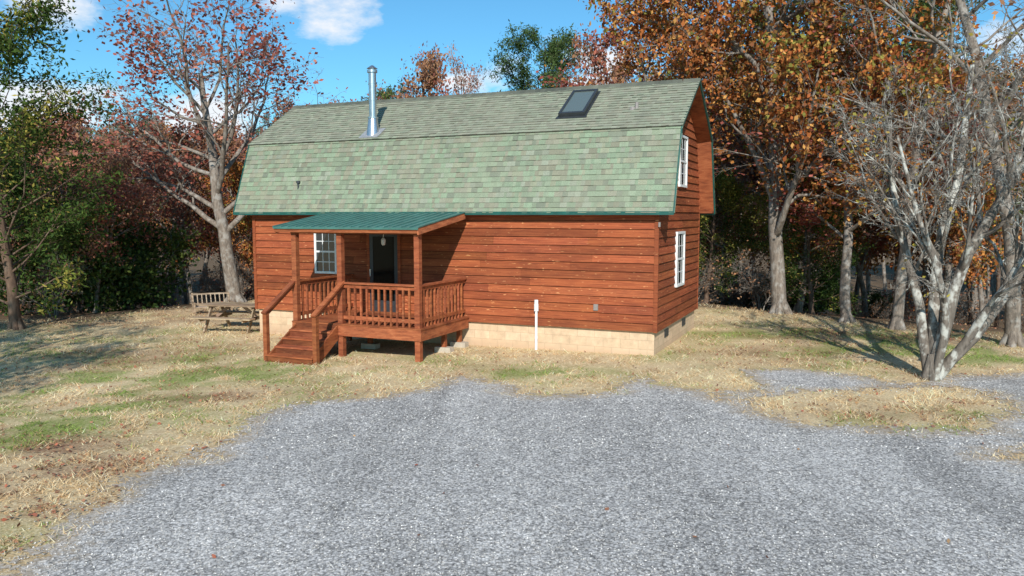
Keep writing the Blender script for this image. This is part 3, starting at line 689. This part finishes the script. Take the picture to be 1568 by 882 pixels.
f2=make_tree('f_bare',82,10,.15,cfg(ch=[15,8,5,3],st=[.3,.2,.2,.15],lr=[.36,.5,.5,.5]),700,BRN,.17,.2,leaflev=3,keep=.5)
f3=make_tree('f_ora',83,10,.16,cfg(ch=[14,7,5,3],st=[.25,.2,.2,.15],lr=[.36,.5,.5,.5]),11000,ORA+BRN,.2,.27,leaflev=2,keep=.6)
f4=make_tree('f_pale',84,10,.13,cfg(ch=[15,7,5,3],st=[.3,.2,.2,.15],lr=[.34,.5,.5,.5]),2400,[(.5,.32,.25),(.42,.22,.17),(.36,.19,.14)],.17,.2,leaflev=3,keep=.5)

fr_=random.Random(99)
def pl(name,m_,x,y,h,parent=None,wide=1.0):
    """h = real height of the finished tree"""
    s=h/TOP[m_[0].name]; return place(name,m_,(x,y,gz(x,y)-.05),fr_.uniform(0,6.28),(s*wide,s*wide,s),parent)
def plt(name,m_,x,y,top,wide=1.0): pl(name,m_,x,y,top-gz(x,y),None,wide)
# trees beside the drive (left, they shade the lawn)
pl('oak_tree',f4,-12.4,7.6,9.3); pl('oak_tree',f1,-15.0,9.5,9.8); pl('oak_tree',f4,-11.0,5.5,8.5); pl('oak_tree',f2,-10.4,3.2,9.0)
pl('cedar_tree',tyg,-14.3,22.4,9.4,None,1.05)
pl('cedar_tree',tce,-17.2,27.0,6.4,None,.95)
pl('green_shrub',tsg,-15.9,28.6,4.0,None,1.0)
pl('green_shrub',tsg,-14.3,29.0,3.4,None,1.0)
plt('pine_tree',tp,2.1,44,13.2,.9); plt('pine_tree',tp2,11.5,33,12.5); plt('pine_tree',tp,15.5,31,12)
plt('pine_tree',tp2,-6.6,42,9.8)
plt('oak_tree',f1,-5.2,38,11.0,.75); plt('oak_tree',f4,-2.9,39,10.8,.6); plt('oak_tree',f1,5.5,37,11.4,.75)
plt('red_maple_tree',f1,-14.8,34,6.8); plt('red_maple_tree',f3,-11.8,34,5.4); plt('red_maple_tree',f1,-9.4,32.5,5.2)
pl('cedar_tree',tyg,7.1,28.5,4.8,None,1.2); pl('cedar_tree',tyg,10.0,26,5.0,None,1.2)
forest=empty('distant_forest'); 
for i in range(175):
    for _ in range(30):
        y=24+52*fr_.random()**1.1; x=fr_.uniform(-.82,.82)*y
        d_=y-float(edge(x))
        if d_>3.5 and not (abs(x+10.3)<3 and abs(y-29)<3): break
    px=x/y
    if -.26<px<.2 :
        if y<36 or fr_.random()<.3: continue
        tgt=fr_.uniform(.09,.15); m_=fr_.choice([f1,f2,f4,tp,f3,f4])
    elif px<=-.26:
        tgt=fr_.uniform(.06,.125); m_=fr_.choice([f1,f2,f2,f4,f1,f3,f2,f4,tp2 if y>40 else f2])
    else:
        tgt=fr_.uniform(.1,.24); m_=fr_.choice([f2,f2,f2,f3,f1,f4,tp2,f3,f2])
    top=3.05+tgt*y; h=min(top-gz(x,y),17)
    pl('forest_tree',m_,x,y,h,forest,fr_.uniform(.8,1.15) if h<11 else .85)
under=empty('forest_undergrowth')
for i in range(130):
    x=fr_.uniform(-28,22); e_=float(edge(x)); y=e_+2+fr_.uniform(0,1)**.7*16
    if x>-9 and x<5: continue
    m_=fr_.choice([tsb,tsb,tsb,tsb,tsb,tsr,tsg if x>0 else tsb])
    pl('bush',m_,x,y,fr_.uniform(.9,2.4),under,fr_.uniform(.9,1.5))

# ------------------------------------------------------------------ light, sky
el=rad(32); azv=Vector((-.03,-1,0)).normalized()
sd_=Vector((azv.x*math.cos(el),azv.y*math.cos(el),math.sin(el)))
sun=bpy.data.lights.new('sun','SUN'); sun.energy=5.0; sun.angle=rad(.5); sun.color=(1,.97,.91)
so=bpy.data.objects.new('sun',sun); so.rotation_euler=sd_.to_track_quat('Z','Y').to_euler(); so.location=(0,-20,30); link(so)
wd=bpy.data.worlds.new('World'); scene.world=wd; wd.use_nodes=True; nt=wd.node_tree; L=nt.links
bg=nt.nodes['Background']; bg.inputs[1].default_value=.12
sk=N(nt,'ShaderNodeTexSky'); sk.sky_type='NISHITA'; sk.sun_disc=False; sk.sun_elevation=el; sk.sun_rotation=math.atan2(sd_.x,sd_.y); sk.air_density=1.0; sk.dust_density=.3; sk.ozone_density=2.0
tc_=N(nt,'ShaderNodeTexCoord'); mp=N(nt,'ShaderNodeMapping'); mp.inputs['Scale'].default_value=(1,1,2.2); L.new(tc_.outputs['Generated'],mp.inputs[0])
nz=N(nt,'ShaderNodeTexNoise'); nz.inputs['Scale'].default_value=9; nz.inputs['Detail'].default_value=7; nz.inputs['Roughness'].default_value=.6; L.new(mp.outputs[0],nz.inputs['Vector'])
prev=None
f_=1200.3; pp=.0926
for (px,py,r_) in ((495,12,.065),(440,5,.045),(50,5,.06),(85,160,.075),(30,170,.07),(772,108,.045),(925,100,.05),(900,125,.055),(1420,120,.1),(1280,90,.06),(700,125,.04),(330,180,.08),(1540,60,.07)):
    a_=(px-784)/f_; b_=(441-py)/f_; dv=Vector((a_,math.cos(pp)+b_*math.sin(pp),-math.sin(pp)+b_*math.cos(pp))).normalized()
    ds=N(nt,'ShaderNodeVectorMath',operation='DISTANCE'); L.new(mp.outputs[0],ds.inputs[0]); ds.inputs[1].default_value=(dv.x,dv.y,dv.z*2.2)
    mr=N(nt,'ShaderNodeMapRange'); mr.inputs['From Min'].default_value=r_*1.5; mr.inputs['From Max'].default_value=0; L.new(ds.outputs['Value'],mr.inputs[0])
    if prev is None: prev=mr.outputs[0]
    else:
        mx=N(nt,'ShaderNodeMath',operation='MAXIMUM'); L.new(prev,mx.inputs[0]); L.new(mr.outputs[0],mx.inputs[1]); prev=mx.outputs[0]
ml=N(nt,'ShaderNodeMath',operation='MULTIPLY_ADD'); L.new(nz.outputs['Fac'],ml.inputs[0]); ml.inputs[1].default_value=2.2; ml.inputs[2].default_value=-1.35
ad=N(nt,'ShaderNodeMath',operation='ADD'); L.new(prev,ad.inputs[0]); L.new(ml.outputs[0],ad.inputs[1])
cm=ramp(nt,ad.outputs[0],[(.1,0),(.55,.92)])
skc=mix(nt,sk.outputs[0],(.52,1.02,1.2),1.0,'MULTIPLY')
L.new(mix(nt,skc,(8.0,8.1,8.4),cm),bg.inputs[0])

cam=bpy.data.cameras.new('camera'); cam.sensor_width=36; cam.lens=1200.3/1568*36; cam.clip_end=5000; cam.clip_start=.1
co=bpy.data.objects.new('camera',cam); co.location=(0,0,FL+2.5287); co.rotation_euler=(math.pi/2-pp,0,0); link(co); scene.camera=co
